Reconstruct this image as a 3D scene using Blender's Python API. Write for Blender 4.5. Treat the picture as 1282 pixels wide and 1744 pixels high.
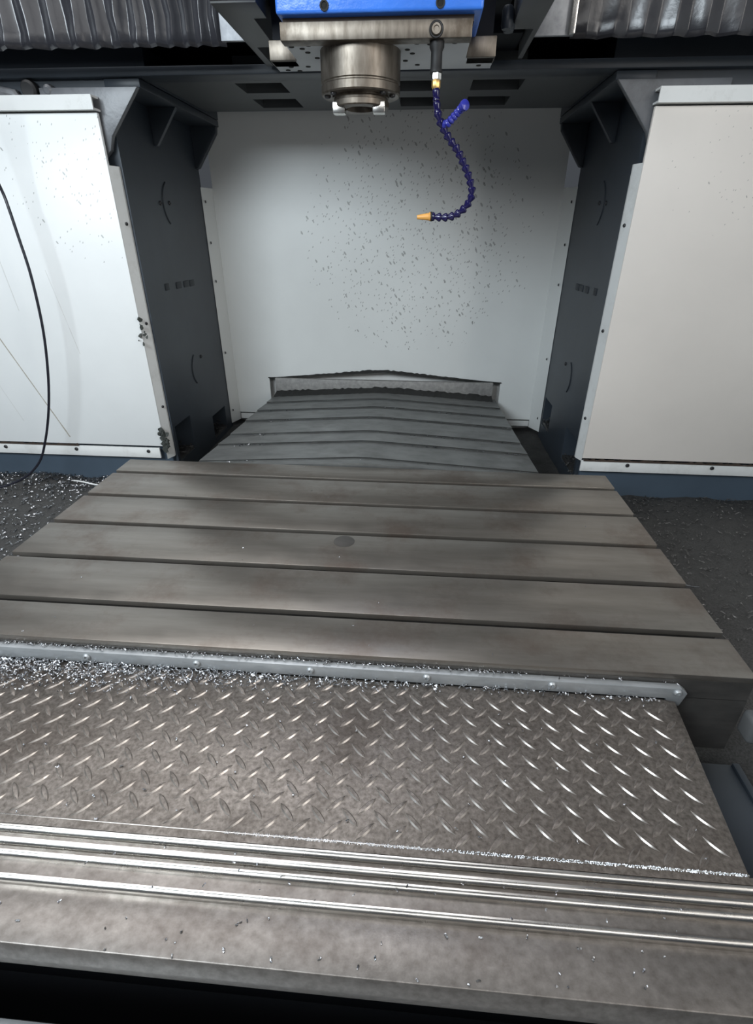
import bpy, bmesh, math, random
from mathutils import Vector, Matrix
random.seed(7)
for o in list(bpy.data.objects): bpy.data.objects.remove(o)
scene = bpy.context.scene
C = scene.collection
# ------------------------------------------------------------------ units
# Lengths below are written in "table heights" (camera eye above the table top = 1); U turns them into metres.
S = 0.85
Z0 = 1.75
def U(x, y, z): return Vector((x*S, y*S, (z+Z0)*S))

# ------------------------------------------------------------------ camera
F_PX, PIT, YAW, ROL = 880.4, 0.49667, 0.07588, 0.00409
cam = bpy.data.objects.new('camera', bpy.data.cameras.new('camera')); C.objects.link(cam)
cp, sp, cy, sy = math.cos(PIT), math.sin(PIT), math.cos(YAW), math.sin(YAW)
fw = Vector((-sy*cp, cy*cp, -sp)); rt = Vector((cy, sy, 0)); up = rt.cross(fw)
r2 = math.cos(ROL)*rt + math.sin(ROL)*up; u2 = -math.sin(ROL)*rt + math.cos(ROL)*up
M = Matrix((r2, u2, -fw)).transposed().to_4x4(); M.translation = U(0, 0, 0)
cam.matrix_world = M
cam.data.sensor_fit = 'VERTICAL'; cam.data.sensor_height = 36; cam.data.sensor_width = 36
cam.data.lens = F_PX/1744*36; cam.data.clip_start = 0.02
scene.camera = cam

# ------------------------------------------------------------------ world and lights
w = bpy.data.worlds.new('workshop_air'); scene.world = w; w.use_nodes = True
w.node_tree.nodes['Background'].inputs[0].default_value = (0.80, 0.88, 1.0, 1)
w.node_tree.nodes['Background'].inputs[1].default_value = 0.07
def area(name, loc, target, sx, sy_, power, col):
    l = bpy.data.lights.new(name, 'AREA'); l.shape = 'RECTANGLE'; l.size = sx*S; l.size_y = sy_*S
    l.energy = power; l.color = col
    o = bpy.data.objects.new(name, l); C.objects.link(o); o.location = U(*loc)
    d = U(*target) - U(*loc); o.rotation_euler = d.to_track_quat('-Z', 'Y').to_euler(); return o
area('workshop_skylight', (0.5, -2.6, 2.1), (-0.5, 2.2, -0.7), 4.0, 1.1, 36, (0.97, 0.97, 0.96))
area('roof_skylight', (-1.75, 2.1, 3.2), (-1.5, 1.4, -1.0), 4.8, 2.0, 112, (0.97, 0.98, 1.0))
area('side_doorway_daylight', (3.2, -0.5, 0.7), (-1.0, 1.6, -0.7), 1.8, 2.2, 82, (1.0, 0.97, 0.93))
area('workshop_window_daylight', (-2.2, -1.4, 1.6), (-1.2, 3.0, -0.5), 1.8, 1.3, 128, (0.83, 0.93, 1.0))
scene.view_settings.view_transform = 'Standard'; scene.view_settings.look = 'None'
scene.view_settings.gamma = 1; scene.view_settings.use_curve_mapping = False
scene.view_settings.exposure = 0.0

# ------------------------------------------------------------------ materials
def newmat(name):
    m = bpy.data.materials.new(name); m.use_nodes = True
    nt = m.node_tree; return m, nt, nt.nodes['Principled BSDF']
def N(nt, t, **k):
    n = nt.nodes.new(t)
    for a, b in k.items(): setattr(n, a, b)
    return n
def math_(nt, op, a, b=None, c=None):
    n = N(nt, 'ShaderNodeMath', operation=op)
    for i, v in enumerate((a, b, c)):
        if v is None: continue
        if isinstance(v, (int, float)): n.inputs[i].default_value = v
        else: nt.links.new(v, n.inputs[i])
    return n.outputs[0]
def coords(nt, scale=(1, 1, 1), rot=(0, 0, 0)):
    tc = N(nt, 'ShaderNodeNewGeometry'); mp = N(nt, 'ShaderNodeMapping')
    mp.inputs['Scale'].default_value = scale; mp.inputs['Rotation'].default_value = rot
    nt.links.new(tc.outputs['Position'], mp.inputs['Vector']); return mp.outputs[0]
def noise(nt, vec, scale, detail=6, rough=.6):
    n = N(nt, 'ShaderNodeTexNoise'); n.inputs['Scale'].default_value = scale
    n.inputs['Detail'].default_value = detail; n.inputs['Roughness'].default_value = rough
    nt.links.new(vec, n.inputs['Vector']); return n.outputs['Fac']
def ramp(nt, fac, stops):
    r = N(nt, 'ShaderNodeValToRGB'); e = r.color_ramp.elements
    while len(e) < len(stops): e.new(.5)
    for el, (p, c) in zip(e, stops): el.position = p; el.color = (*c, 1)
    nt.links.new(fac, r.inputs[0]); return r.outputs[0]
def mix(nt, fac, a, b):
    n = N(nt, 'ShaderNodeMix', data_type='RGBA')
    if isinstance(fac, (int, float)): n.inputs[0].default_value = fac
    else: nt.links.new(fac, n.inputs[0])
    for i, v in ((6, a), (7, b)):
        if isinstance(v, tuple): n.inputs[i].default_value = (*v, 1)
        else: nt.links.new(v, n.inputs[i])
    return n.outputs[2]
def bump(nt, b, h, strength, dist=.002):
    n = N(nt, 'ShaderNodeBump'); n.inputs['Strength'].default_value = strength; n.inputs['Distance'].default_value = dist
    nt.links.new(h, n.inputs['Height']); nt.links.new(n.outputs[0], b.inputs['Normal'])

def metal(name, c1, c2, rough=(.3, .5), scale=(2, 12, 12), ns=3., metallic=.9, bs=.15, stain=None, stain_amt=.5):
    m, nt, b = newmat(name)
    v = coords(nt, scale); n1 = noise(nt, v, ns, 8)
    col = ramp(nt, n1, [(.3, c1), (.7, c2)])
    if stain:
        n3 = noise(nt, coords(nt), 4.5, 9, .7)
        k = ramp(nt, n3, [(.5, (0, 0, 0)), (.68, (stain_amt,)*3)])
        col = mix(nt, k, col, stain)
    nt.links.new(col, b.inputs['Base Color'])
    n2 = noise(nt, coords(nt), 9, 6)
    r = N(nt, 'ShaderNodeMapRange'); r.inputs[1].default_value = .3; r.inputs[2].default_value = .7
    r.inputs[3].default_value = rough[0]; r.inputs[4].default_value = rough[1]
    nt.links.new(n2, r.inputs[0]); nt.links.new(r.outputs[0], b.inputs['Roughness'])
    b.inputs['Metallic'].default_value = metallic
    bump(nt, b, noise(nt, coords(nt, scale), 40, 4), bs, .001)
    return m
def paint(name, c, rough=.4, var=.12, bs=.1, dirt=None, dscale=5, damt=.6, metallic=0):
    m, nt, b = newmat(name)
    n1 = noise(nt, coords(nt), 3, 6)
    lo = tuple(x*(1-var) for x in c); hi = tuple(min(1, x*(1+var)) for x in c)
    col = ramp(nt, n1, [(.3, lo), (.7, hi)])
    if dirt:
        k = ramp(nt, noise(nt, coords(nt), dscale, 10, .75), [(.52, (0, 0, 0)), (.72, (damt,)*3)])
        col = mix(nt, k, col, dirt)
    nt.links.new(col, b.inputs['Base Color']); b.inputs['Roughness'].default_value = rough
    b.inputs['Metallic'].default_value = metallic
    bump(nt, b, noise(nt, coords(nt), 60, 3), bs, .001)
    return m
def speckled_white(name, base, centre, radius, thr, streaks=()):
    """white enamel with swarf specks gathered around a centre (metres) and thin run marks"""
    m, nt, b = newmat(name)
    col = ramp(nt, noise(nt, coords(nt), 2.2, 5), [(.3, tuple(x*.93 for x in base)), (.7, base)])
    geo = N(nt, 'ShaderNodeNewGeometry')
    dist = N(nt, 'ShaderNodeVectorMath', operation='DISTANCE'); dist.inputs[1].default_value = centre
    nt.links.new(geo.outputs['Position'], dist.inputs[0])
    fall = N(nt, 'ShaderNodeMapRange'); fall.inputs[1].default_value = radius*.25; fall.inputs[2].default_value = radius
    fall.inputs[3].default_value = 1; fall.inputs[4].default_value = 0
    nt.links.new(dist.outputs['Value'], fall.inputs[0])
    for sc, t, rz in ((40, thr, .6), (66, thr*1.1, -.5), (24, thr*.5, .2)):
        vo = N(nt, 'ShaderNodeTexVoronoi'); vo.inputs['Scale'].default_value = sc
        mp2 = N(nt, 'ShaderNodeMapping'); mp2.inputs['Scale'].default_value = (1.35, 1, .6)
        nt.links.new(coords(nt, (1, 1, 1), (0, rz, 0)), mp2.inputs['Vector']); nt.links.new(mp2.outputs[0], vo.inputs['Vector'])
        sep = N(nt, 'ShaderNodeSeparateColor'); nt.links.new(vo.outputs['Color'], sep.inputs[0])
        gate = math_(nt, 'GREATER_THAN', math_(nt, 'MULTIPLY', fall.outputs[0], sep.outputs[0]), .38)
        size = math_(nt, 'MULTIPLY', sep.outputs[1], t)
        dot = math_(nt, 'MULTIPLY', math_(nt, 'LESS_THAN', vo.outputs['Distance'], size), gate)
        col = mix(nt, math_(nt, 'MULTIPLY', dot, .55), col, (.13, .13, .12))
    sepx = N(nt, 'ShaderNodeSeparateXYZ'); nt.links.new(geo.outputs['Position'], sepx.inputs[0])
    wob = noise(nt, coords(nt), 14, 4)
    for (x0, z0, x1, z1, wd, amt, c) in streaks:
        k = (x1-x0)/(z1-z0)
        xl = math_(nt, 'MULTIPLY_ADD', sepx.outputs[2], k, x0-k*z0)
        d = math_(nt, 'ABSOLUTE', math_(nt, 'SUBTRACT', sepx.outputs[0], xl))
        d = math_(nt, 'ADD', d, math_(nt, 'MULTIPLY', math_(nt, 'SUBTRACT', wob, .5), wd*2.2))
        on = math_(nt, 'LESS_THAN', d, wd)
        on = math_(nt, 'MULTIPLY', on, math_(nt, 'LESS_THAN', sepx.outputs[2], max(z0, z1)))
        on = math_(nt, 'MULTIPLY', on, math_(nt, 'GREATER_THAN', sepx.outputs[2], min(z0, z1)))
        col = mix(nt, math_(nt, 'MULTIPLY', on, amt), col, c)
    nt.links.new(col, b.inputs['Base Color']); b.inputs['Roughness'].default_value = .38
    bump(nt, b, noise(nt, coords(nt), 5, 3), .12, .01)
    return m

MT = {}
MT['table'] = metal('ground_table_steel', (.205, .186, .163), (.285, .261, .232), (.34, .44), (1.2, 9, 9), 3, .78, .08, (.12, .075, .055), .5)
MT['table_side'] = metal('dark_casting', (.10, .095, .09), (.15, .14, .13), (.4, .55), (3, 8, 8), 4, .7, .15)
MT['tread'] = metal('oily_tread_steel', (.115, .100, .087), (.29, .258, .232), (.42, .56), (13, 13, 13), 9, .88, .35, (.075, .058, .048), .55)
MT['lozenge'] = metal('glint_flank_steel', (.36, .33, .305), (.54, .50, .465), (.34, .44), (7, 7, 7), 9, .92, .1)
MT['cover'] = metal('worn_cover_steel', (.165, .148, .134), (.27, .248, .228), (.40, .52), (9, 11, 11), 7, .85, .15, (.105, .078, .065), .5)
MT['nose'] = metal('bright_wiper_steel', (.55, .53, .50), (.74, .71, .67), (.22, .32), (1, 12, 12), 4, 1., .06)
MT['rearcover'] = metal('dull_cover_steel', (.135, .140, .138), (.215, .22, .215), (.36, .5), (2, 4, 4), 4, .5, .15, (.09, .085, .08), .4)
MT['bar'] = metal('weathered_grey_bar', (.22, .215, .21), (.36, .35, .335), (.55, .7), (6, 6, 6), 8, .3, .5)
MT['strip'] = metal('grey_flat_bar', (.32, .335, .345), (.44, .455, .465), (.4, .55), (3, 8, 8), 5, .6, .2)
MT['steel'] = metal('bare_steel', (.11, .092, .074), (.27, .24, .205), (.38, .55), (8, 8, 2), 5, .95, .15, (.06, .043, .028), .75)
MT['bright'] = metal('bright_steel', (.6, .58, .55), (.8, .78, .74), (.18, .3), (5, 5, 5), 5, 1., .1)
MT['dark'] = paint('blue_black_paint', (.034, .043, .055), .42, .2, .15)
MT['beam'] = paint('grey_beam_paint', (.072, .078, .082), .45, .12, .1)
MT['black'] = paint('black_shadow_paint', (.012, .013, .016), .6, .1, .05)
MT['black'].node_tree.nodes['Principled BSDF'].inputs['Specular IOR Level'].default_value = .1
MT['kick'] = paint('slate_base_paint', (.060, .085, .115), .5, .12, .1)
MT['saddle'] = paint('saddle_grey_paint', (.105, .108, .11), .45, .08, .1)
MT['headgrey'] = paint('head_grey_paint', (.60, .635, .66), .45, .08, .1)
MT['blue'] = paint('blue_enamel', (.05, .20, .74), .28, .18, .9)
MT['bellows'] = paint('black_vinyl', (.028, .028, .033), .26, .3, .4)
MT['endplate'] = metal('end_plate_zinc', (.30, .31, .33), (.45, .46, .48), (.4, .55), (6, 6, 6), 6, .7, .2)
MT['gusset'] = paint('worn_gusset_paint', (.12, .125, .135), .36, .35, .6, (.04, .04, .04), 9, .6)
MT['hose'] = paint('violet_blue_plastic', (.010, .008, .060), .2, .1, .05)
MT['hose2'] = paint('bright_blue_plastic', (.030, .036, .30), .25, .1, .05)
MT['orange'] = paint('orange_plastic', (.72, .36, .09), .35, .15, .1)
MT['brass'] = metal('brass', (.62, .38, .12), (.8, .52, .2), (.3, .4), (5, 5, 5), 4, .7, .1)
MT['rubber'] = paint('black_rubber', (.012, .012, .013), .6, .1, .3)
MT['dark_matt'] = paint('dark_edges_and_grime', (.02, .02, .019), .85, .4, .8)
MT['screw'] = paint('black_screw', (.03, .03, .032), .4, .2, .1)
MT['trim'] = paint('white_trim_enamel', (.74, .745, .73), .4, .05, .1, (.35, .33, .29), 7, .35)
MT['chip'] = metal('bright_swarf', (.20, .205, .215), (.52, .53, .55), (.2, .36), (30, 30, 30), 9, 1., .2)
MT['chipdark'] = metal('dull_swarf', (.08, .078, .075), (.20, .195, .19), (.3, .5), (20, 20, 20), 9, .8, .2)
MT['bed'] = metal('swarf_bed', (.032, .031, .030), (.095, .093, .090), (.45, .8), (30, 30, 30), 6, .4, 1.)
MT['cable'] = paint('dark_cable_sheath', (.010, .010, .018), .45, .1, .05)
MT['rust'] = paint('rust_flake', (.05, .034, .025), .7, .3, .3)
MT['mark'] = paint('dark_cast_mark', (.022, .027, .034), .6, .1, .1)
MT['edgewhite'] = paint('flaked_paint_edge', (.045, .05, .045), .8, .3, .5)
P = lambda x, z: U(x, 0, z)
def st(x0, z0, x1, z1, wd, amt, c=(.36, .34, .30)):
    a, b = P(x0, z0), P(x1, z1); return (a.x, a.z, b.x, b.z, wd, amt, c)
MT['white_back'] = speckled_white('white_back_enamel', (.72, .735, .72), U(-.02, 3.97, -.02), 1.15*S, .28)
MT['white_left'] = speckled_white('white_left_enamel', (.80, .815, .81), U(-1.62, 2.8, .28), .62*S, .19,
    [st(-2.45, -.18, -2.06, -1.09, .0032, .75, (.30, .25, .18)), st(-2.18, .05, -2.14, -.38, .0018, .35),
     st(-1.93, -.18, -1.86, -.60, .0016, .3), st(-2.46, -.62, -2.32, -1.0, .0016, .25), st(-2.01, -.2, -2.02, -.5, .0014, .22)])
MT['white_right'] = speckled_white('white_right_enamel', (.76, .705, .65), U(1.35, 2.8, .3), .5*S, .13)

# ------------------------------------------------------------------ mesh building
class MB:
    def __init__(s): s.v = []; s.f = []
    def add(s, vs, fs):
        n = len(s.v); s.v += [tuple(v) for v in vs]; s.f += [tuple(i+n for i in f) for f in fs]; return s
    def box(s, a, b):
        (x0, y0, z0), (x1, y1, z1) = a, b
        return s.add([(x0,y0,z0),(x1,y0,z0),(x1,y1,z0),(x0,y1,z0),(x0,y0,z1),(x1,y0,z1),(x1,y1,z1),(x0,y1,z1)],
                     [(0,3,2,1),(4,5,6,7),(0,1,5,4),(1,2,6,5),(2,3,7,6),(3,0,4,7)])
    def prism(s, poly, axis, a, b):
        """poly in the two other axes (in x,y,z order), extruded along axis from a to b"""
        def mk(p, t):
            l = list(p); l.insert(axis, t); return l
        n = len(poly); vs = [mk(p, a) for p in poly] + [mk(p, b) for p in poly]
        fs = [tuple(range(n))[::-1], tuple(range(n, 2*n))] + [(i, (i+1) % n, (i+1) % n+n, i+n) for i in range(n)]
        return s.add(vs, fs)
    def lathe(s, prof, org, axis, seg=24, caps=True):
        """prof: (r, t) along axis from org"""
        ax = Vector(axis).normalized(); t1 = ax.orthogonal().normalized(); t2 = ax.cross(t1); o = Vector(org)
        vs = []; fs = []
        for r, t in prof:
            for k in range(seg):
                a = 2*math.pi*k/seg; vs.append(o + ax*t + (t1*math.cos(a)+t2*math.sin(a))*r)
        m = len(prof)
        for i in range(m-1):
            for k in range(seg):
                k2 = (k+1) % seg; fs.append((i*seg+k, i*seg+k2, (i+1)*seg+k2, (i+1)*seg+k))
        if caps: fs += [tuple(range(seg))[::-1], tuple(range((m-1)*seg, m*seg))]
        return s.add(vs, fs)
    def tube(s, pts, r, seg=8):
        pts = [Vector(p) for p in pts]; vs = []; fs = []; ref = None
        for i, p in enumerate(pts):
            d = (pts[min(i+1, len(pts)-1)]-pts[max(i-1, 0)]).normalized()
            if ref is None: ref = d.orthogonal().normalized()
            ref = (ref - d*ref.dot(d)).normalized(); q = d.cross(ref)
            for k in range(seg):
                a = 2*math.pi*k/seg; vs.append(p+(ref*math.cos(a)+q*math.sin(a))*r)
        for i in range(len(pts)-1):
            for k in range(seg):
                k2 = (k+1) % seg; fs.append((i*seg+k, i*seg+k2, (i+1)*seg+k2, (i+1)*seg+k))
        fs += [tuple(range(seg))[::-1], tuple(range((len(pts)-1)*seg, len(pts)*seg))]
        return s.add(vs, fs)
    def pocket_plate(s, axis, t, depth, ua, ub, va, vb, holes):
        """plane at axis=t over u in [ua,ub], v in [va,vb] with rectangular recesses of the given depth"""
        us = sorted({ua, ub, *[h[0] for h in holes], *[h[1] for h in holes]})
        vs_ = sorted({va, vb, *[h[2] for h in holes], *[h[3] for h in holes]})
        def mk(u, v, d):
            l = [u, v]; l.insert(axis, t+d); return l
        for i in range(len(us)-1):
            for j in range(len(vs_)-1):
                uc, vc = (us[i]+us[i+1])/2, (vs_[j]+vs_[j+1])/2
                if any(h[0] < uc < h[1] and h[2] < vc < h[3] for h in holes): continue
                s.add([mk(us[i], vs_[j], 0), mk(us[i+1], vs_[j], 0), mk(us[i+1], vs_[j+1], 0), mk(us[i], vs_[j+1], 0)], [(0, 1, 2, 3)])
        for (a, b, c, d) in holes:
            q = [(a, c), (b, c), (b, d), (a, d)]
            s.add([mk(*k, 0) for k in q]+[mk(*k, depth) for k in q], [(0,1,5,4),(1,2,6,5),(2,3,7,6),(3,0,4,7),(4,5,6,7)])
        return s
WL = {}
def setp(o, label=None, cat=None, group=None, kind=None):
    if label: o['label'] = label
    if cat: o['category'] = cat
    if group: o['group'] = group
    if kind: o['kind'] = kind
    return o
def thing(name, at, label, cat, group=None, kind=None):
    o = bpy.data.objects.new(name, None); C.objects.link(o); o.empty_display_size = .05
    o.location = U(*at); WL[o] = U(*at); return setp(o, label, cat, group, kind)
def build(mb, name, mat, parent=None, bevel=0, smooth=True, org=None, segs=2, label=None, cat=None, group=None, kind=None, uv=False):
    """turn a builder (table-height units) into one mesh object"""
    o_ = WL[parent] if parent else (U(*org) if org else U(*[sum(v[i] for v in mb.v)/len(mb.v) for i in (0, 1)], min(v[2] for v in mb.v)))
    bm = bmesh.new(); vs = [bm.verts.new(U(*v)-o_) for v in mb.v]
    for f in mb.f:
        try: bm.faces.new([vs[i] for i in f])
        except ValueError: pass
    bmesh.ops.remove_doubles(bm, verts=bm.verts, dist=1e-6)
    bmesh.ops.recalc_face_normals(bm, faces=bm.faces)
    if bevel:
        es = [e for e in bm.edges if len(e.link_faces) == 2 and e.calc_face_angle(0) > .5]
        bmesh.ops.bevel(bm, geom=es, offset=bevel*S, segments=segs, affect='EDGES', profile=.5, clamp_overlap=True)
    me = bpy.data.meshes.new(name); bm.to_mesh(me); bm.free()
    if smooth:
        for p in me.polygons: p.use_smooth = True
        me.set_sharp_from_angle(angle=math.radians(32))
    me.materials.append(MT[mat])
    o = bpy.data.objects.new(name, me); C.objects.link(o)
    if mat == 'lozenge':
        me.materials.clear(); me.materials.append(MT['tread']); me.materials.append(MT['lozenge'])
        for p in me.polygons: p.material_index = 1 if p.normal.z < .93 else 0  # flanks take a lighter steel, so their glints are partly in the colour
    if parent: o.parent = parent; WL[o] = WL[parent]
    else: o.location = o_; WL[o] = o_
    return setp(o, label, cat, group, kind)
def place(name, me, parent, at, rot=None, sc=1):
    """linked copy of a shared mesh (built round its own origin) as a child"""
    o = bpy.data.objects.new(name, me); C.objects.link(o); o.parent = parent
    m = (rot.to_matrix().to_4x4() if rot else Matrix())
    m = Matrix.Translation(U(*at)-WL[parent]) @ m @ Matrix.Diagonal((sc, sc, sc, 1))
    o.matrix_local = m; WL[o] = U(*at); return o
def shared(mb, name, mat, bevel=0):
    o = build(mb, name, mat, org=(0, 0, 0), bevel=bevel); me = o.data; bpy.data.objects.remove(o); return me
ZQ = Vector((0, 0, 1))
def aim(d): return Vector(d).to_track_quat('Z', 'Y')
screw_me = shared(MB().lathe([(.0085, 0), (.0085, .003), (.006, .006), (.0035, .006), (.0035, .003)], (0, 0, 0), (0, 0, 1), 12), 'screw_head', 'screw')
bright_screw_me = shared(MB().lathe([(.0105, 0), (.0105, .004), (.007, .008), (.0045, .008), (.004, .003)], (0, 0, 0), (0, 0, 1), 14), 'steel_screw_head', 'strip')

def chips(n, area_fn, size, wid, seed, curl=1.5):
    """curled slivers of swarf as one mesh; area_fn(rng) -> (x, y, z)"""
    rg = random.Random(seed); mb = MB()
    for _ in range(n):
        x, y, z = area_fn(rg); L = size*rg.uniform(.4, 1.5); w_ = wid*rg.uniform(.6, 1.3)
        a = rg.uniform(0, 6.28); tl = rg.uniform(-.45, .45); cv = rg.uniform(-curl, curl); k = 4
        p = Vector((x, y, z)); vs = []; ang = a
        for i in range(k):
            d = Vector((math.cos(ang), math.sin(ang), tl*(1 if i < k/2 else -1)))
            q = Vector((-math.sin(ang), math.cos(ang), rg.uniform(-.6, .9)))*w_
            vs += [p-q, p+q]; p = p + d*(L/(k-1)); ang += cv/k
        mb.add(vs, [(2*i, 2*i+1, 2*i+3, 2*i+2) for i in range(k-1)])
    return mb

# ================================================================== SETTING
FLOOR = -1.385
# machine bed and swarf tray
mb = MB(); nx, ny = 96, 60; rg = random.Random(3)
from mathutils import noise as mnoise
def tray_h(x, y):
    side = max(0, min(1, (abs(x+.25)-1.0)/.35))
    h = .030*mnoise.noise(Vector((x*3.2, y*3.2, 1))) + .014*mnoise.noise(Vector((x*11, y*11, 4))) + .006*mnoise.noise(Vector((x*31, y*31, 2)))
    return FLOOR + side*(.012+h)
X0, X1, Y0, Y1 = -3.2, 2.7, .357, 4.4
for j in range(ny+1):
    for i in range(nx+1):
        x = X0+(X1-X0)*i/nx; y = Y0+(Y1-Y0)*j/ny; mb.v.append((x, y, tray_h(x, y)))
for j in range(ny):
    for i in range(nx):
        xc, yc_ = X0+(X1-X0)*(i+.5)/nx, Y0+(Y1-Y0)*(j+.5)/ny
        if -1.36 < xc < .70 and yc_ < 1.0: continue
        a = j*(nx+1)+i; mb.f.append((a, a+1, a+nx+2, a+nx+1))
build(mb, 'floor', 'bed', org=(-.25, 2.3, FLOOR), kind='structure', label='dark swarf-covered tray floor of the machine')
build(MB().box((-3.2, -1.6, -1.75), (2.7, 4.4, -1.70)), 'floor', 'black', kind='structure', label='dark machine bed below the swarf tray')

# back wall: white sheet with a roof-shaped cut-out for the rear cover
YB = 3.97
wall = thing('wall_back', (-.25, YB, -1.36), 'white sheet metal back panel speckled with swarf behind the columns', None, kind='structure')
def roofz(x): return -.938 - .062*min(1, abs(x+.25)/.86)
mb = MB(); xs = [-1.41, -1.145, -.85, -.55, -.25, .05, .35, .635, .89]
TOPZ = 1.0; BOT = -1.285
for a, b in zip(xs, xs[1:]):
    za, zb = (roofz(a), roofz(b)) if (a >= -1.145 and b <= .635) else (BOT, BOT)
    mb.add([(a, YB, za), (b, YB, zb), (b, YB, TOPZ), (a, YB, TOPZ)], [(0, 1, 2, 3)])
    mb.add([(a, YB+.02, za), (b, YB+.02, zb), (b, YB+.02, TOPZ), (a, YB+.02, TOPZ)], [(0, 1, 2, 3)])
    mb.add([(a, YB, za), (b, YB, zb), (b, YB+.02, zb), (a, YB+.02, za)], [(0, 1, 2, 3)])
for x in (-1.145, .635):
    mb.add([(x, YB, BOT), (x, YB, roofz(x)), (x, YB+.02, roofz(x)), (x, YB+.02, BOT)], [(0, 1, 2, 3)])
build(mb, 'panel', 'white_back', wall, smooth=False)
for sgn, xf, xo in ((-1, -1.41, -1.447), (1, .89, .947)):
    fl = build(MB().prism([(xf, YB), (xo, 3.86), (xo, 3.85), (xf, YB-.012)], 2, -1.34, .25), 'side_flange', 'white_back', wall, smooth=False)
    d = Vector((YB-3.86, xf-xo, 0)) if sgn < 0 else Vector((-(YB-3.86), xo-xf, 0))
    for z in (.17, -.07, -.31, -.80, -1.24):
        place('screw', screw_me, fl, ((xf*.25+xo*.75)+sgn*-.003, YB*.25+3.855*.75-.012, z), aim(d))
build(MB().box((-1.41, YB+.01, -1.34), (-1.16, YB+.02, -1.298)).box((.65, YB+.01, -1.34), (.89, YB+.02, -1.298)), 'lower_strip', 'trim', wall)
build(MB().box((-1.5, 4.06, -1.40), (1.0, 4.08, -.6)), 'backing_sheet', 'trim', wall)
# ragged dark rubber lip along the cut-out
mb = MB(); rg = random.Random(5); n = 90; top = []; bot = []
for i in range(n+1):
    x = -1.15+1.79*i/n; zz = roofz(x); e = max(0, 1-abs(x+.28)/.75)
    bot.append((x, YB-.012, zz-.004)); top.append((x, YB-.012, zz+.004+.020*e*rg.uniform(.5, 1.1)))
mb.add(bot+top, [(i, i+1, n+2+i, n+1+i) for i in range(n)])
b2 = [(x, YB+.03, z) for x, y, z in bot]; mb.add(bot+b2, [(i, i+1, n+2+i, n+1+i) for i in range(n)])
build(mb, 'rubber_lip', 'dark_matt', wall, smooth=False)

# unseen enclosure sides, placed and sized to keep daylight off the right half
build(MB().box((1.30, -1.6, -1.70), (1.34, .95, -.45)), 'shade_wall_right', 'dark', kind='structure', label='unseen low enclosure side, sized to shade the tread plate')
build(MB().box((2.46, .05, -1.70), (2.50, 2.9, 1.3)), 'shade_wall_right', 'trim', kind='structure', label='unseen enclosure side wall, placed to shade the warm-white guard panel')

# ================================================================== COLUMNS
def column(sgn, holes, label):
    xi = -1.45 if sgn < 0 else .95; xo = xi+sgn*1.0
    t = thing('gantry_column', ((xi+xo)/2, 3.36, FLOOR), label, 'column', 'gantry columns beside the table')
    mb = MB().pocket_plate(0, xi, sgn*.14, 2.87, 3.87, -1.45, .60, holes)
    mb.add([(xi,2.87,-1.45),(xo,2.87,-1.45),(xo,3.87,-1.45),(xi,3.87,-1.45),(xi,2.87,.6),(xo,2.87,.6),(xo,3.87,.6),(xi,3.87,.6)],
           [(4,5,6,7),(0,1,5,4),(1,2,6,5),(2,3,7,6),(0,3,2,1)])
    build(mb, 'column_body', 'dark', t, smooth=False)
    f = lambda d: xi - sgn*d       # d = distance into the passage from the inner face
    build(MB().box((min(f(0), f(.165)), 2.85, .565), (max(f(0), f(.165)), 3.87, .598)), 'bracket_flange', 'dark', t, bevel=.004)
    fg = build(MB().prism([(f(.16), .565), (f(-.30), .565), (f(-.30), .10), (f(-.02), .33), (f(.0), .385)], 1, 2.83, 2.86), 'gusset', 'gusset', t, bevel=.003)
    setp(fg, label='worn grey front gusset plate')
    build(MB().prism([(f(.15), .565), (f(0), .565), (f(0), .40), (f(.02), .40)], 1, 3.26, 3.29), 'gusset', 'dark', t, bevel=.003)
    build(MB().prism([(f(.16), .565), (f(0), .565), (f(0), .345), (f(.02), .35), (f(.155), .53)], 1, 3.82, 3.86), 'gusset', 'dark', t, bevel=.003)
    # raised rim of the round casting covers and cast marks on the inner face
    for (yc, zc, r, a0, a1) in ((3.42, .135, .165, 2.2, 4.0), (3.44, -.80, .16, 2.3, 3.9)):
        pts = [(f(.001), yc+r*math.cos(a), zc+r*math.sin(a)*.78) for a in [a0+(a1-a0)*k/18 for k in range(19)]]
        build(MB().tube(pts, .0045, 6), 'cover_rim', 'mark', t)
    for (y, z) in ((3.10, -.283), (3.25, -.287), (3.36, -.288), (3.45, -.29)):
        build(MB().box((min(f(0), f(.004)), y, z-.018), (max(f(0), f(.004)), y+.05+.02*(y > 3.2), z+.018)), 'cast_mark', 'mark', t, bevel=.004)
    for (y, z) in ((3.22, .135), (3.34, .14), (3.45, -.74)):
        place('bolt', screw_me, t, (f(0), y, z), aim((-sgn, 0, 0)), 1.3)
    for (a, b, c, d) in holes:
        hp = chips(70, lambda r: (xi+sgn*r.uniform(.0, .1), r.uniform(a+.02, b-.02), c+.004+.06*r.random()**2), .03, .004, int(a*100), 2)
        hp.box((min(xi+sgn*.005, xi+sgn*.13), a+.003, c+.0005), (max(xi+sgn*.005, xi+sgn*.13), b-.003, c+.02))
        build(hp, 'trapped_swarf', 'chipdark', t, smooth=False, kind='stuff')
    return t
column(-1, [(2.90, 3.13, -1.27, -1.045), (3.49, 3.75, -1.34, -1.17)], 'dark painted gantry column beside the drip-streaked white guard panel')
column(1, [(2.90, 3.19, -1.28, -1.07), (3.60, 3.82, -1.26, -1.06)], 'dark painted gantry column beside the clean warm-white guard panel')

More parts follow.
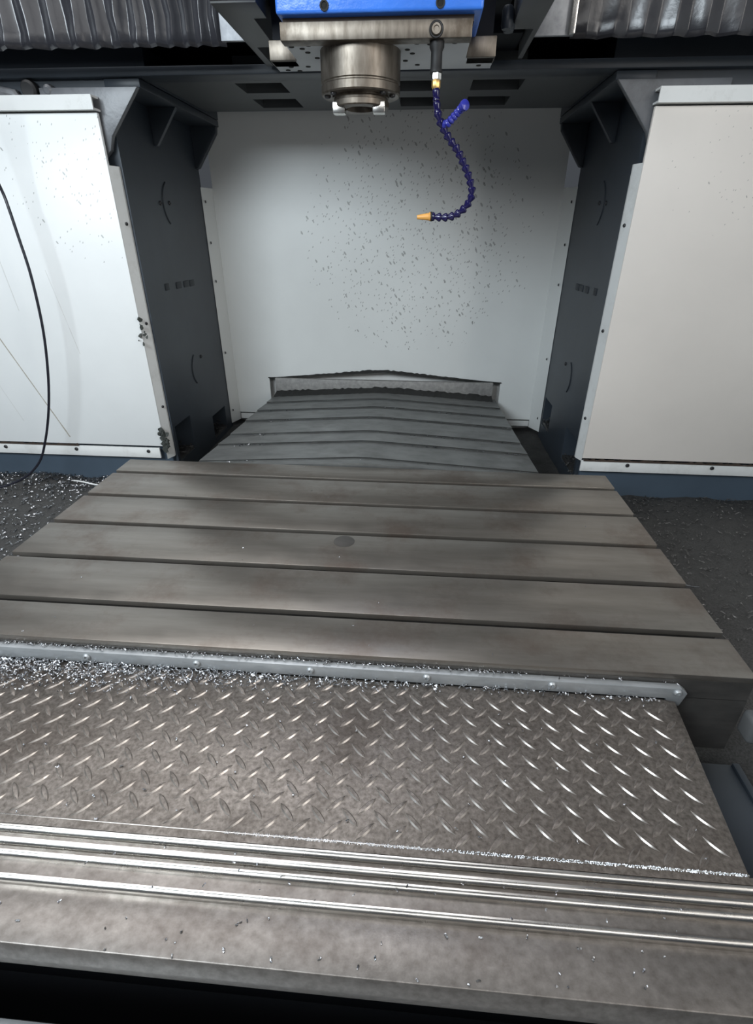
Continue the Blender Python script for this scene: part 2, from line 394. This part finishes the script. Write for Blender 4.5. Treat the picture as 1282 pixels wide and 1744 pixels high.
# ================================================================== GUARD PANELS
def guard(sgn, mat, label):
    xi = -1.482 if sgn < 0 else .952; xo = -2.95 if sgn < 0 else 2.45
    lo, hi = min(xi, xo), max(xi, xo); zb = -1.132 if sgn < 0 else -1.121
    t = thing('guard_panel', ((xi+xo)/2, 2.81, FLOOR), label, 'panel', 'white guard panels in front of the columns')
    build(MB().box((lo, 2.795, zb), (hi, 2.815, .468)), 'sheet', mat, t, bevel=.003)
    tc = build(MB().prism([(2.765, .474), (2.765, .528), (2.826, .528), (2.826, .520), (2.773, .520), (2.773, .482), (2.826, .482), (2.826, .474)], 0, lo-(.0 if sgn < 0 else .003), hi+(.0 if sgn > 0 else .003)), 'top_channel', 'trim', t, smooth=False)
    a, b = (xi, xi+.03) if sgn < 0 else (xi-.03, xi)
    build(MB().box((lo, 2.80, -1.210 if sgn < 0 else -1.200), (hi-.04 if sgn < 0 else hi, 2.812, zb-.014)), 'bottom_trim', 'trim', t, bevel=.002)
    bt = t.children[-1] if t.children else t
    # side return folded along the inner edge of the column
    e = xi+(.022 if sgn < 0 else -.022)
    fl = build(MB().prism([(xi, 2.80), (xi, 2.81), (e-sgn*-.004*0, 2.868), (e, 2.855)], 2, -1.215 if sgn < 0 else -1.14, .27), 'side_return', 'trim', t, smooth=False)
    for z in (.03, -.44, -.9):
        place('screw', screw_me, fl, (xi*.35+e*.65, 2.835, z), aim((-sgn, -.35, 0)), 1.0)
    for k in range(5):
        x = (-1.592-.453*k) if sgn < 0 else (1.209+.46*k)
        if lo < x < hi: place('screw', screw_me, [o for o in t.children if o.name.startswith('bottom_trim')][0] if False else WBT(t), (x, 2.80, -1.168 if sgn < 0 else -1.157), aim((0, -1, 0)), 1.3)
    return t, fl
def WBT(t):
    return [o for o in bpy.data.objects if o.parent == t and o.name.startswith('bottom_trim')][0]
gl, gfl = guard(-1, 'white_left', 'bright white guard panel with rusty drip streaks beside a dark column')
gr, gfr = guard(1, 'white_right', 'plain warm-white guard panel without streaks beside a dark column')
# torn paint and sealant flakes on the streaked guard's inner edge
for (zc, n, s_) in ((-1.09, 26, .030), (-.49, 10, .016)):
    rg = random.Random(int(-zc*100)); mb = MB()
    for _ in range(n):
        x, z = -1.472+rg.gauss(0, .012), zc+rg.gauss(0, .035); k = s_*rg.uniform(.3, .8)
        pts = [(x+k*math.cos(a)*rg.uniform(.5, 1.2), 2.786+rg.uniform(-.01, .01), z+k*math.sin(a)*rg.uniform(.6, 1.4)) for a in [i*1.05 for i in range(6)]]
        mb.add(pts, [tuple(range(6))])
    build(mb, 'torn_sealant', 'edgewhite', gl, smooth=False)
# ragged sealant line above both bottom trims
for t, lo, hi, z in ((gl, -2.6, -2.02, -1.136), (gr, .96, 2.2, -1.127)):
    rg = random.Random(9); mb = MB(); n = 70; A = []; B = []
    for i in range(n+1):
        x = lo+(hi-lo)*i/n; A.append((x, 2.793, z-.010)); B.append((x, 2.793, z+.008*rg.uniform(-.3, 1)))
    mb.add(A+B, [(i, i+1, n+2+i, n+1+i) for i in range(n)])
    build(mb, 'sealant_line', 'rust', t, smooth=False)
# slate base below the guards
build(MB().box((-2.95, 2.845, -1.45), (-1.47, 2.868, -1.15)), 'trim_1', 'kick', kind='structure', label='slate blue base plate below the streaked guard panel')
build(MB().box((.97, 2.845, -1.45), (2.45, 2.868, -1.15)), 'trim_2', 'kick', kind='structure', label='slate blue base plate below the warm-white guard panel')

# ================================================================== CROSSBEAM
t = thing('crossbeam', (-.25, 3.2, .597), 'dark grey crossbeam with rectangular pockets underneath, resting on the columns', 'beam')
holes = []
for (a, b) in ((-.91, -.688), (-.147, .03), (.203, .438)): holes += [(a, b, 3.04, 3.24)]
for (a, b) in ((-.92, -.692), (-.147, .03), (.206, .42)): holes += [(a, b, 3.375, 3.59)]
us = sorted({-1.285, .785, *[h[0] for h in holes], *[h[1] for h in holes]})
mb = MB().pocket_plate(2, .612, .10, -1.285, .785, 2.95, 3.66, holes)
build(mb, 'underside_plate', 'beam', t, smooth=False)
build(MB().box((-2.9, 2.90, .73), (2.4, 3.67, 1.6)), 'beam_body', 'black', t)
build(MB().box((-2.9, 2.93, .601), (-1.285, 3.87, .73)).box((.785, 2.93, .601), (2.4, 3.87, .73)).box((-1.285, 3.66, .612), (.785, 3.68, .73)), 'beam_foot', 'dark', t)
build(MB().box((-2.9, 2.83, .600), (2.4, 2.95, .634)), 'lower_ledge', 'dark', t, bevel=.004)
for x in (-1.15, -.95, -.75, .6): place('bolt', screw_me, t, (x, 2.97, .612), aim((0, 0, -1)), .8)
# lubrication fittings on the ledge above the streaked guard
t2 = thing('pipe_clamp', (-1.95, 2.85, .50), 'grey pipe elbow with black hose above the streaked guard panel', 'pipe')
build(MB().tube([(-2.6, 2.86, .57), (-2.2, 2.86, .568), (-1.98, 2.855, .565), (-1.88, 2.85, .545), (-1.86, 2.85, .50)], .022, 10), 'pipe', 'gusset', t2)
build(MB().lathe([(.030, 0), (.036, .008), (.036, .03), (.028, .04)], (-1.80, 2.862, .565), (0, -1, -.2), 16), 'hose_nut', 'rubber', t2)
build(MB().lathe([(.018, 0), (.022, .006), (.022, .03), (.012, .04)], (-1.71, 2.862, .562), (0, -1, -.2), 14), 'hose_nut', 'gusset', t2)

# ================================================================== BELLOWS
def bellows(x_start, x_end, p0, p1, label, seed):
    """pleats run upright; pitch grows from p0 at x_start (head side) to p1 at x_end"""
    rg = random.Random(seed); sg = 1 if x_end > x_start else -1
    t = thing('way_bellows', ((x_start+x_end)/2, 2.6, .64), label, 'bellows', 'black bellows either side of the milling head')
    x = x_start; pts = []
    while (x-x_end)*sg < 0:
        k = abs(x-x_start)/abs(x_end-x_start); p = (p0+(p1-p0)*min(1, k*2.2))*rg.uniform(.92, 1.08); d = .016+.018*min(1, k*2)
        for (u, v) in ((0, 0), (.05, .05), (.27, .52), (.46, .96), (.5, 1), (.54, .96), (.73, .52), (.95, .05)):
            pts.append((x+sg*p*u, 2.60-d*v))
        x += sg*p
    zs = [.640, .648, .66, .69, .73, .78, .85, .95, 1.1, 1.3]
    mb = MB(); n = len(pts)
    for j, z in enumerate(zs):
        for i, (px, py) in enumerate(pts):
            sag = 0
            cr = .009*mnoise.noise(Vector((px*14, z*16, seed)))*(1 if j < 8 else .4)
            inn = .014 if j == 0 else (.004 if j == 1 else 0)
            mb.v.append((px+cr*.6, py+cr+inn, z+sag+.004*mnoise.noise(Vector((px*20, 3, 1)))))
    for j in range(len(zs)-1):
        for i in range(n-1): mb.f.append((j*n+i, j*n+i+1, (j+1)*n+i+1, (j+1)*n+i))
    b = build(mb, 'pleated_cloth', 'bellows', t)
    return t
bl = bellows(-.80, -2.6, .052, .108, 'black vinyl way bellows with finer pleats, above the streaked guard panel', 2)
br = bellows(.525, 2.3, .105, .130, 'black vinyl way bellows with broad glossy pleats, above the warm-white guard panel', 4)
build(MB().box((-.80, 2.555, .642), (-.695, 2.570, 1.3)), 'end_plate', 'endplate', bl, bevel=.002)
build(MB().box((.381, 2.555, .638), (.525, 2.570, 1.3)), 'end_plate', 'endplate', br, bevel=.002)
build(MB().box((.505, 2.535, .638), (.525, 2.556, 1.3)), 'end_flange', 'bright', br, bevel=.002)

# ================================================================== SADDLE AND HEAD
t = thing('head_saddle', (-.16, 2.45, .62), 'grey notched carriage plates carrying the milling head in front of the crossbeam', 'carriage')
build(MB().prism([(-.685, 2.112), (-.54, 2.112), (-.542, 2.25), (-.585, 2.25), (-.59, 2.55), (-.66, 2.55), (-.66, 2.806), (-.69, 2.806)], 2, .62, 1.4), 'carriage_plate', 'saddle', t, bevel=.003)
build(MB().prism([(.373, 2.13), (.376, 2.76), (.357, 2.76), (.355, 2.41), (.281, 2.41), (.275, 2.13)], 2, .62, 1.4), 'carriage_plate', 'saddle', t, bevel=.003)
build(MB().box((-.70, 2.098, .628), (-.47, 2.112, 1.4)), 'front_cover', 'endplate', t, bevel=.002)
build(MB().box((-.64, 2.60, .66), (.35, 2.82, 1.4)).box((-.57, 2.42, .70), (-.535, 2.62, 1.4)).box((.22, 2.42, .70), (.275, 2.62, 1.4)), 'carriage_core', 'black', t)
for (x, y) in ((.255, 2.33), (.265, 2.36)):
    build(MB().lathe([(.016, 0), (.02, .01), (.02, .05), (.014, .06)], (x, y, .60), (0, 0, 1), 12), 'oil_fitting', 'dark', t)

hd = thing('milling_head', (-.163, 2.15, .345), 'milling head with blue housing and worn steel spindle above the table', 'milling head')
hb = build(MB().box((-.452, 1.985, .556), (.148, 2.36, 1.4)), 'blue_housing', 'blue', hd, bevel=.008, segs=3)
for (x, z) in ((-.308, .572), (.025, .572)):
    build(MB().lathe([(.013, 0), (.013, .004), (.009, .004), (.009, .001)], (x, 1.986, z), (0, -1, 0), 16), 'bolt_hole', 'dark_matt', hb)
build(MB().box((-.44, 2.02, .54), (.125, 2.36, .558)), 'gasket_band', 'rust', hd)
fp = build(MB().box((-.446, 2.0, .500), (.121, 2.055, .543)), 'steel_front_plate', 'steel', hd, bevel=.002)
pl = build(MB().prism([(-.445, 2.05), (.12, 2.05), (.12, 2.235), (.214, 2.235), (.214, 2.362), (-.535, 2.362), (-.535, 2.235), (-.445, 2.235)], 2, .506, .545), 'underside_plate', 'headgrey', hd, bevel=.002)
setp(pl, label='light grey underside plate dotted with bolt holes')
hm = shared(MB().lathe([(.0085, 0), (.0085, .0015), (.004, .0015)], (0, 0, 0), (0, 0, 1), 12), 'hole', 'dark_matt')
for (x, y) in ((-.43, 2.08), (-.40, 2.10), (-.375, 2.07), (-.39, 2.14), (-.37, 2.2), (-.42, 2.3), (-.35, 2.33), (-.48, 2.30), (-.50, 2.34), (-.46, 2.35),
               (-.04, 2.07), (-.07, 2.13), (-.055, 2.17), (.0, 2.08), (.075, 2.07), (-.04, 2.3), (.17, 2.32), (-.08, 2.25)):
    place('bolt_hole', hm, pl, (x, y, .506), aim((0, 0, -1)), 1.0)
for (a, b) in ((-.537, -.447), (.122, .216)):
    build(MB().box((a, 2.225, .506), (b, 2.30, .56)), 'guide_block', 'steel', hd, bevel=.003)
    build(MB().box((a+.012, 2.24, .56), (b-.012, 2.33, .80)), 'guide_rail', 'black', hd)
sx_, sy2 = -.221, 2.15
sp_ = build(MB().lathe([(.129, .52), (.129, .424), (.126, .421), (.126, .418), (.129, .415), (.129, .395), (.125, .391), (.094, .391)], (sx_, sy2, 0), (0, 0, 1), 56), 'spindle_housing', 'steel', hd)
nz = build(MB().lathe([(.093, .392), (.094, .386), (.089, .384), (.089, .378), (.093, .376), (.093, .362), (.090, .359), (.050, .359), (.044, .40)], (sx_, sy2, 0), (0, 0, 1), 56), 'spindle_nose', 'steel', sp_)
for a in (3.53, 5.83): 
    kx, ky = sx_+.072*math.cos(a), sy2+.072*math.sin(a)
    build(MB().box((kx-.021, ky-.03, .341), (kx+.019, ky+.016, .372)), 'drive_key', 'bright', sp_, bevel=.003)
for a in (3.4, 3.9, 5.5, 6.0):
    place('bolt', screw_me, sp_, (sx_+.11*math.cos(a), sy2+.11*math.sin(a), .391), aim((0, 0, -1)), 1.2)
# plug screw on the front plate
pg = build(MB().lathe([(.0165, 0), (.0165, .004), (.013, .010), (.008, .010), (.007, .006)], (.017, 2.0, .519), (0, -1, 0), 24), 'plug_screw', 'steel', hd)
build(MB().tube([(.017+.018*math.cos(a), 1.998, .519+.018*math.sin(a)) for a in [i*math.pi/16 for i in range(33)]], .0028, 6), 'seal_ring', 'rubber', pg)

# ================================================================== COOLANT HOSE
hs = thing('coolant_hose', (.024, 2.02, .505), 'dark blue jointed coolant hose with orange nozzle hanging beside the spindle', 'hose')
build(MB().lathe([(.022, 0), (.022, .02), (.017, .03), (.017, .07), (.019, .075), (.019, .082)], (.021, 2.035, .506), (.01, -.10, -1), 16), 'hose_socket', 'rubber', hs)
build(MB().lathe([(.0095, 0), (.0095, .02)], (.022, 2.027, .428), (0, -.1, -1), 12), 'pipe_nipple', 'strip', hs)
build(MB().lathe([(.0135, 0), (.015, .002), (.015, .016), (.0135, .018)], (.0235, 2.025, .425), (0, -.05, -1), 6), 'hex_nut', 'bright', hs)
build(MB().lathe([(.0125, 0), (.0135, .002), (.0135, .016), (.011, .021)], (.0235, 2.023, .407), (0, -.05, -1), 8), 'brass_nut', 'brass', hs)
link_me = shared(MB().lathe([(.0070, -.004), (.0115, -.002), (.0135, .002), (.0130, .005), (.0075, .015), (.0062, .019), (.0072, .023)], (0, 0, 0), (0, 0, 1), 18), 'hose_link', 'hose')
long_me = shared(MB().lathe([(.009, 0), (.0110, .003), (.0115, .008), (.0105, .018), (.0092, .022), (.0108, .025), (.0108, .029), (.009, .031)], (0, 0, 0), (0, 0, 1), 18), 'hose_sleeve', 'hose')
path = [(.024,.387),(.027,.357),(.032,.330),(.037,.311),(.047,.296),(.059,.278),(.074,.258),(.091,.243),(.104,.227),(.117,.205),(.130,.185),(.141,.165),(.150,.144),(.158,.123),(.158,.102),(.148,.082),(.132,.065),(.112,.051),(.091,.044),(.067,.043),(.043,.045),(.027,.046),(-.022,.044)]
pt = [Vector((x, 2.02-.0*i, z)) for i, (x, z) in enumerate(path)]
def at_len(pts, s):
    for a, b in zip(pts, pts[1:]):
        L = (b-a).length
        if s <= L: return a.lerp(b, s/L), (b-a).normalized()
        s -= L
    return pts[-1], (pts[-1]-pts[-2]).normalized()
tot = sum((b-a).length for a, b in zip(pt[:-1], pt[1:-1]))
s = 0
for k in range(2):
    p, d = at_len(pt, s); place('hose_sleeve', long_me, hs, p, aim(d)); s += .031
while s < tot-.005:
    p, _ = at_len(pt, s); q, _ = at_len(pt, min(s+.0215, tot)); place('hose_link', link_me, hs, p, aim(q-p)); s += .0215
e = pt[-2]; d = (pt[-1]-e).normalized()
nz_ = build(MB().lathe([(.0135, 0), (.0135, .005), (.0115, .006), (.0065, .046), (.004, .046), (.004, .02)], e+d*.001, d, 20), 'nozzle', 'orange', hs)
build(MB().lathe([(.0145, -.004), (.0145, .002), (.010, .002)], e, d, 20), 'nozzle_collar', 'rubber', nz_)
# the short side branch with its end cap
br_pts = [Vector((.042, 2.02, .302)), Vector((.060, 2.012, .294)), Vector((.070, 2.005, .302)), Vector((.082, 2.0, .313)), Vector((.094, 1.994, .324)), Vector((.104, 1.985, .333)), Vector((.109, 1.97, .336))]
br_me = shared(MB().lathe([(.0085, 0), (.0115, .002), (.0125, .005), (.0105, .011), (.0088, .0125)], (0, 0, 0), (0, 0, 1), 18), 'branch_link', 'hose2')
s = .012
while s < .092:
    p, _ = at_len(br_pts, s); q, _ = at_len(br_pts, s+.012); place('branch_link', br_me, hs, p, aim(q-p)); s += .0125
p, d = at_len(br_pts, .094)
build(MB().lathe([(.0095, 0), (.0145, .004), (.0155, .009), (.0145, .015), (.008, .018)], p, (.5, -.8, .2), 20), 'end_cap', 'hose2', hs)

# ================================================================== REAR WAY COVER
t = thing('rear_way_cover', (-.25, 3.15, -1.30), 'dull grey roof-shaped telescopic cover running behind the table to the back panel', 'way cover')
Yc = [2.295, 2.40, 2.665, 2.86, 3.15, 3.40, 3.63, 3.935]
for i in range(len(Yc)-1):
    ya, yb = Yc[i], min(Yc[i+1]+.02, 3.912); z = -1.036-.0105*i; h = .050; hw = .865-.004*i; c = -.242
    prof = [(c-hw, 0), (c-hw*.5, h*.52), (c-.05, h*.97), (c+.03, h*.97), (c+hw*.5, h*.52), (c+hw, 0)]
    low = [(c+hw, -.16), (c+hw-.006, -.16), (c+hw-.006, -.007), (c+.03, h-.009), (c-.05, h-.009), (c-hw+.006, -.007), (c-hw+.006, -.16), (c-hw, -.16)]
    za, zb = z+.004, z-.018
    n = len(prof)+len(low); P2 = prof+low
    mb = MB().add([(x, ya, za+q) for x, q in P2]+[(x, yb, zb+q) for x, q in P2], [(k, (k+1) % n, (k+1) % n+n, k+n) for k in range(n)])
    for y_, zz_, o_ in ((ya, za, 0), (yb, zb, 0)):
        L_ = len(P2); top_ = [(x, y_, zz_+q) for x, q in prof]; bt_ = [(x, y_, zz_+q-(.07 if i == 0 else .008)) for x, q in prof]
        mb.add(top_+bt_, [(k, k+1, k+1+len(prof), k+len(prof)) for k in range(len(prof)-1)])
    sec = build(mb, 'cover_section', 'rearcover', t, smooth=False)
    if i:
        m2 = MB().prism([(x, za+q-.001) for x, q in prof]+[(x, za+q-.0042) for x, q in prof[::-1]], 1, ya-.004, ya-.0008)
        build(m2, 'wiper_lip', 'dark_matt', sec, smooth=False)  # thin dark strip along the section's front edge
build(MB().box((-1.085, 3.915, -1.115), (.575, 3.945, -.995)), 'end_bar', 'bar', t, bevel=.002)
mb = chips(240, lambda r: (r.uniform(-.9, .5), 3.86+.05*r.random(), -1.098+.0-.06*0+.052*(1-abs(0))), .03, .005, 21)
rg = random.Random(4); mb = MB(); n = 80; A = []; B = []; D = []
for i in range(n+1):
    x = -1.08+1.65*i/n; zz = -1.112+.050*(1-abs(x+.242)/.86)
    A.append((x, 3.80+.02*rg.random(), zz+.002)); B.append((x, 3.87, zz+.012+.008*rg.random())); D.append((x, 3.914, zz+.016+.012*rg.random()))
mb.add(A+B+D, [(i, i+1, n+2+i, n+1+i) for i in range(n)]+[(n+1+i, n+2+i, 2*n+3+i, 2*n+2+i) for i in range(n)])
build(mb, 'packed_swarf', 'dark_matt', t, kind='stuff', smooth=False)

# ================================================================== WORK TABLE
tb = thing('work_table', (-.25, 1.66, FLOOR), 'large steel machine table with long T-slots in front of the columns', 'table')
TXL, TXR = -1.405, .90
fr = [2.150, 1.911, 1.675, 1.439, 1.203, 1.030]; bk = [2.287, 2.124, 1.885, 1.649, 1.413, 1.177]
for f_, b_ in zip(fr, bk):
    build(MB().box((TXL, f_, -1.018), (TXR, b_, -1.0)), 'table_strip', 'table', tb, bevel=.0022)
mb = MB().box((TXL, 1.030, -1.27), (TXR, 2.287, -1.08))
for f_, b_ in zip(fr, bk):
    lo = f_ if f_ < 1.1 else f_+.022; hi = b_ if b_ > 2.2 else b_-.022
    mb.box((TXL+.002, lo, -1.081), (TXR-.002, hi, -1.0175))
build(mb, 'table_body', 'table_side', tb)
build(MB().box((-1.2, 1.15, -1.42), (.70, 2.2, -1.26)), 'table_carriage', 'black', tb)
build(MB().lathe([(.0385, -.001), (.0385, .0006), (.036, .0010)], (-.2405, 1.604, -1.0), (0, 0, 1), 40), 'bore_plug', 'table_side', tb)
st_ = build(MB().prism([(-1.30, -1.063), (-1.30, -1.024), (.712, -1.030), (.730, -1.045), (.720, -1.09), (.69, -1.09), (.68, -1.066)], 1, 1.008, 1.028), 'clamp_strip', 'strip', tb, bevel=.002)
for x in (-1.2, -.883, -.569, -.254, .059, .386, .704):
    place('screw', bright_screw_me, st_, (x, 1.009, -1.042), aim((0, -1, 0)), 1.0)

build(MB().box((.9005, .975, -1.185), (.975, 1.034, -1.105)), 'stop_block', 'saddle', tb, bevel=.014, segs=3)

# ================================================================== FRONT WAY COVER
fc = thing('front_way_cover', (-.25, .7, -1.35), 'brown steel telescopic cover with diamond tread plate in front of the table', 'way cover')
PZ = -1.066
FX0, FX1 = -1.30, .905
pb = MB()
pl_poly = [(FX0, .567), (.662, .567), (.700, 1.0), (.66, 1.006), (FX0, 1.006)]
tp = build(pb.prism(pl_poly, 2, PZ-.010, PZ), 'tread_plate', 'tread', fc, bevel=.0015)
# lozenges: raised diamond bars in two crossing directions
def lozenge(dirn):
    L, Wd, Hh = .0262, .0068, .0030; mb = MB(); rows = 7
    ca, sa = math.cos(dirn), math.sin(dirn); vs = []
    for i in range(rows):
        u = -1+2*i/(rows-1); wd = Wd*(1-abs(u)**2.3)**.85+.0002; hh = Hh*(1-u**6)+.0001
        for (q, z) in ((-wd, -.0006), (-wd*.52, hh), (wd*.52, hh), (wd, -.0006)):
            x, y = u*L, q; vs.append((x*ca-y*sa, x*sa+y*ca, z-Z0))
    mb.add(vs, [(i*4+k, i*4+k+1, (i+1)*4+k+1, (i+1)*4+k) for i in range(rows-1) for k in range(3)])
    return mb
def shared_flat(mb, name, mat):
    o = build(mb, name, mat, org=(0, 0, -Z0)); me = o.data; bpy.data.objects.remove(o); return me
lz = [shared_flat(lozenge(math.radians(46)), 'tread_lozenge', 'lozenge'), shared_flat(lozenge(math.radians(-46)), 'tread_lozenge', 'lozenge')]
spots = []; px_, py_ = .0662, .0528
for i in range(-18, 20):
    for j in range(0, 9):
        for k in (0, 1):
            x = -.0015+px_*(i+.5*k); y = .6075+py_*(j+.5*k)
            edge = .662+(y-.567)*.0868-.02
            if FX0+.02 < x < edge and .59 < y < .992: spots.append((x, y, k))
spots.sort(key=lambda q: q[1]+.35*max(0, -q[0]-.55))
for (x, y, k) in spots[:300]: place('tread_lozenge', lz[k], tp, (x, y, PZ))
mb = MB()
for (x, y, k) in spots[300:]:
    m2 = lozenge(math.radians(46 if k == 0 else -46)); mb.add([(a+x, b+y, c+Z0+PZ) for a, b, c in m2.v], m2.f)
if mb.v: build(mb, 'tread_pattern', 'lozenge', tp, kind='stuff')
# overlapping sections with bright rolled noses
def section(ytop_back, ycrease, ynose, z, x0, x1):
    """flat sheet from ytop_back forward to a raised wiper with a rolled nose"""
    h = .006; r = .011; prof = [(ytop_back, z), (ycrease, z), (ycrease-.0015, z+h)]
    nose = [(ynose+r*(1-math.sin(a)), z+h-r*(1-math.cos(a))) for a in [i*math.pi/2/6 for i in range(7)]]
    a = build(MB().prism(prof[:2]+[(ycrease, z-.006), (ytop_back, z-.006)], 0, x0, x1), 'cover_section', 'cover', fc, bevel=.0008, segs=1)
    b = build(MB().prism([(ycrease, z-.006), (ycrease, z+h*.2), (ycrease-.002, z+h)]+nose+[(ynose, z-.012), (ynose+.006, z-.012)], 0, x0, x1), 'wiper_nose', 'nose', fc)
    return a
section(.583, .5635, .5535, PZ-.004, FX0, .905)
section(.556, .5435, .5345, PZ-.014, FX0, .906)
section(.537, .5265, .5165, PZ-.024, FX0, .907)
section(.520, .4895, .4795, PZ-.034, FX0, .908)
z = PZ-.046; r = .020
prof = [(.49, z)]+[(.3905+r*0+ r*(1-math.sin(a)), z-r*(1-math.cos(a))) for a in [i*math.pi/2/6 for i in range(7)]]
R_ = .12
prof = [(.49, z), (.3925, z), (.390, z-.001), (.381, z-.034)]+[(.381+R_*(1-math.cos(a)), z-.036-R_*math.sin(a)) for a in [k*math.pi/2/8*1.1 for k in range(9)]]+[(.53, z-.14), (.53, z-.02)]
build(MB().prism(prof, 0, FX0, .91), 'cover_section', 'cover', fc, bevel=.0010, segs=1)
build(MB().box((FX0+.02, .54, -1.70), (.62, 1.0, -1.16)), 'cover_carriage', 'black', fc)
# weld-like burr line at the tread plate's front edge
mb = MB(); rg = random.Random(12)
for i in range(1500):
    x = rg.uniform(-.35, .66); p = (x, .583+rg.uniform(-.002, .003), PZ+.0005)
    k = rg.uniform(.0005, .0019); mb.add([(p[0]-k, p[1], p[2]), (p[0], p[1]-k, p[2]), (p[0]+k, p[1], p[2]), (p[0], p[1]+k*.5, p[2]+k)], [(0, 1, 3), (1, 2, 3), (2, 0, 3)])
build(mb, 'edge_burr', 'chip', fc, kind='stuff', smooth=False)
build(MB().box((FX0, .5825, PZ-.006), (.664, .585, PZ+.0012)), 'plate_edge', 'nose', fc, bevel=.0005)

# sill of the doorway below the front cover, guide rail in the pit
sl = build(MB().box((-1.6, -.4, -1.70), (1.29, .355, -1.325)), 'trim_3', 'strip', bevel=.01, kind='structure', label='grey steel door sill in front of the way cover')
gd = thing('guide_channel', (.86, .7, -1.45), 'dark guide channel in the pit beside the tread plate', 'channel')
build(MB().box((.74, .6, -1.45), (.93, 1.02, -1.32)), 'channel_body', 'dark', gd, bevel=.004)
build(MB().box((.93, .6, -1.45), (.95, 1.02, -1.312)), 'channel_lip', 'dark', gd, bevel=.004)

# ================================================================== SWARF
def build_stuff(mb, mat, label, cat): return build(mb, 'metal_swarf', mat, smooth=False, kind='stuff', label=label, cat=cat)
def left_spot(r):
    x = r.uniform(-2.75, -1.44); y = 2.83-1.0*r.random()**2.2; return (x, y, tray_h(x, y)+.004+.012*r.random())
def right_spot(r):
    x = r.uniform(.93, 2.0); y = 2.82-1.3*r.random()**1.5; return (x, y, tray_h(x, y)+.004+.012*r.random())
build_stuff(chips(2200, left_spot, .020, .0028, 31), 'chip', 'bright metal swarf strewn on the tray below the streaked guard panel', 'swarf')
build_stuff(chips(1100, right_spot, .022, .0024, 32), 'chipdark', 'dull metal swarf strewn on the tray below the warm-white guard panel', 'swarf')
def strip_spot(r):
    x = -1.25+1.25*abs(r.gauss(0, .42)) if r.random() < .85 else r.uniform(-1.2, .65)
    x = min(x, .66); dens = max(.01, .055*(1-(x+1.2)/1.5)); y = 1.004-abs(r.gauss(0, dens))
    return (x, max(y, .90), PZ+.003+.008*r.random())
build_stuff(chips(2100, strip_spot, .010, .0014, 33, 2.5), 'chip', 'bright chips heaped along the clamp strip at the back of the tread plate', 'swarf')
def loose_spot(r):
    q = r.random()
    if q < .5: return (r.uniform(-1.1, .62), r.uniform(.585, 1.0), PZ+.004)
    if q < .7: return (r.uniform(-.9, .8), r.uniform(.395, .47), PZ-.044)
    return (r.uniform(-.9, .8), r.uniform(.48, .575), PZ-.012)
build_stuff(chips(170, loose_spot, .006, .0014, 34, 2.5), 'chip', 'loose bright chips scattered over the front way cover', 'swarf')
def table_edge(r): 
    return (r.uniform(-1.29, .3 if r.random() < .8 else .7), 1.018+.008*r.random(), -1.020)
build_stuff(chips(500, table_edge, .008, .0012, 35, 2.), 'chip', 'fine bright chips lying on the upper edge of the clamp strip', 'swarf')
def table_top(r): return (r.uniform(-1.2, .85), r.choice(fr)+r.uniform(.01, .12), -.9985)
build_stuff(chips(26, table_top, .006, .0013, 36), 'chip', 'few tiny chips lying on the T-slot table', 'swarf')
def rear_top(r):
    i = r.choice((1, 2, 3, 4, 5)); x = r.choice((r.uniform(-1.0, -.8), r.uniform(.05, .6), r.uniform(-.3, .6)))
    return (x, Yc[i]-.018, -1.036-.0105*(i-1)-.014+.050*(1-abs(x+.242)/.865)+.003)
build_stuff(chips(150, rear_top, .016, .002, 37), 'chip', 'small chips caught on the steps of the rear way cover', 'swarf')
# single long slivers
mb = MB(); pts = [(-2.05+.41*i/12, 2.70-.03*math.sin(i/4), -1.335-.012*(i/12)+.004*math.sin(i)) for i in range(13)]
mb.tube(pts, .0045, 6); build(mb, 'metal_sliver', 'trim', label='long pale sliver lying on the swarf by the streaked guard', cat='sliver')
mb = MB(); pts = [(1.14+.12*i/8, 1.93+.01*math.sin(i/2), -1.352+.004*math.sin(i*.8)) for i in range(9)]
mb.tube(pts, .003, 6); build(mb, 'metal_sliver', 'chip', label='short curled sliver on the dark tray beside the table end', cat='sliver')

# ================================================================== CABLE
cpts = [(-1.93, 2.45, .60), (-1.925, 2.55, .40), (-1.915, 2.62, .174), (-1.903, 2.62, .089), (-1.896, 2.62, -.031), (-1.889, 2.62, -.169), (-1.895, 2.62, -.315), (-1.909, 2.62, -.455), (-1.936, 2.62, -.603), (-1.975, 2.62, -.759), (-2.025, 2.62, -.908), (-2.089, 2.62, -1.055), (-2.159, 2.62, -1.176), (-2.254, 2.61, -1.266), (-2.363, 2.60, -1.320), (-2.464, 2.58, -1.345), (-2.6, 2.55, -1.35)]
def smooth_path(p, n=6):
    out = []; p = [Vector(q) for q in p]
    for i in range(len(p)-1):
        a, b, c, d = p[max(i-1, 0)], p[i], p[i+1], p[min(i+2, len(p)-1)]
        for k in range(n):
            t = k/n; out.append(.5*((2*b)+(c-a)*t+(2*a-5*b+4*c-d)*t*t+(3*b-a-3*c+d)*t**3))
    return out+[p[-1]]
build(MB().tube(smooth_path(cpts), .0065, 8), 'hanging_cable', 'cable', label='thin dark cable hanging in front of the streaked guard panel', cat='cable')
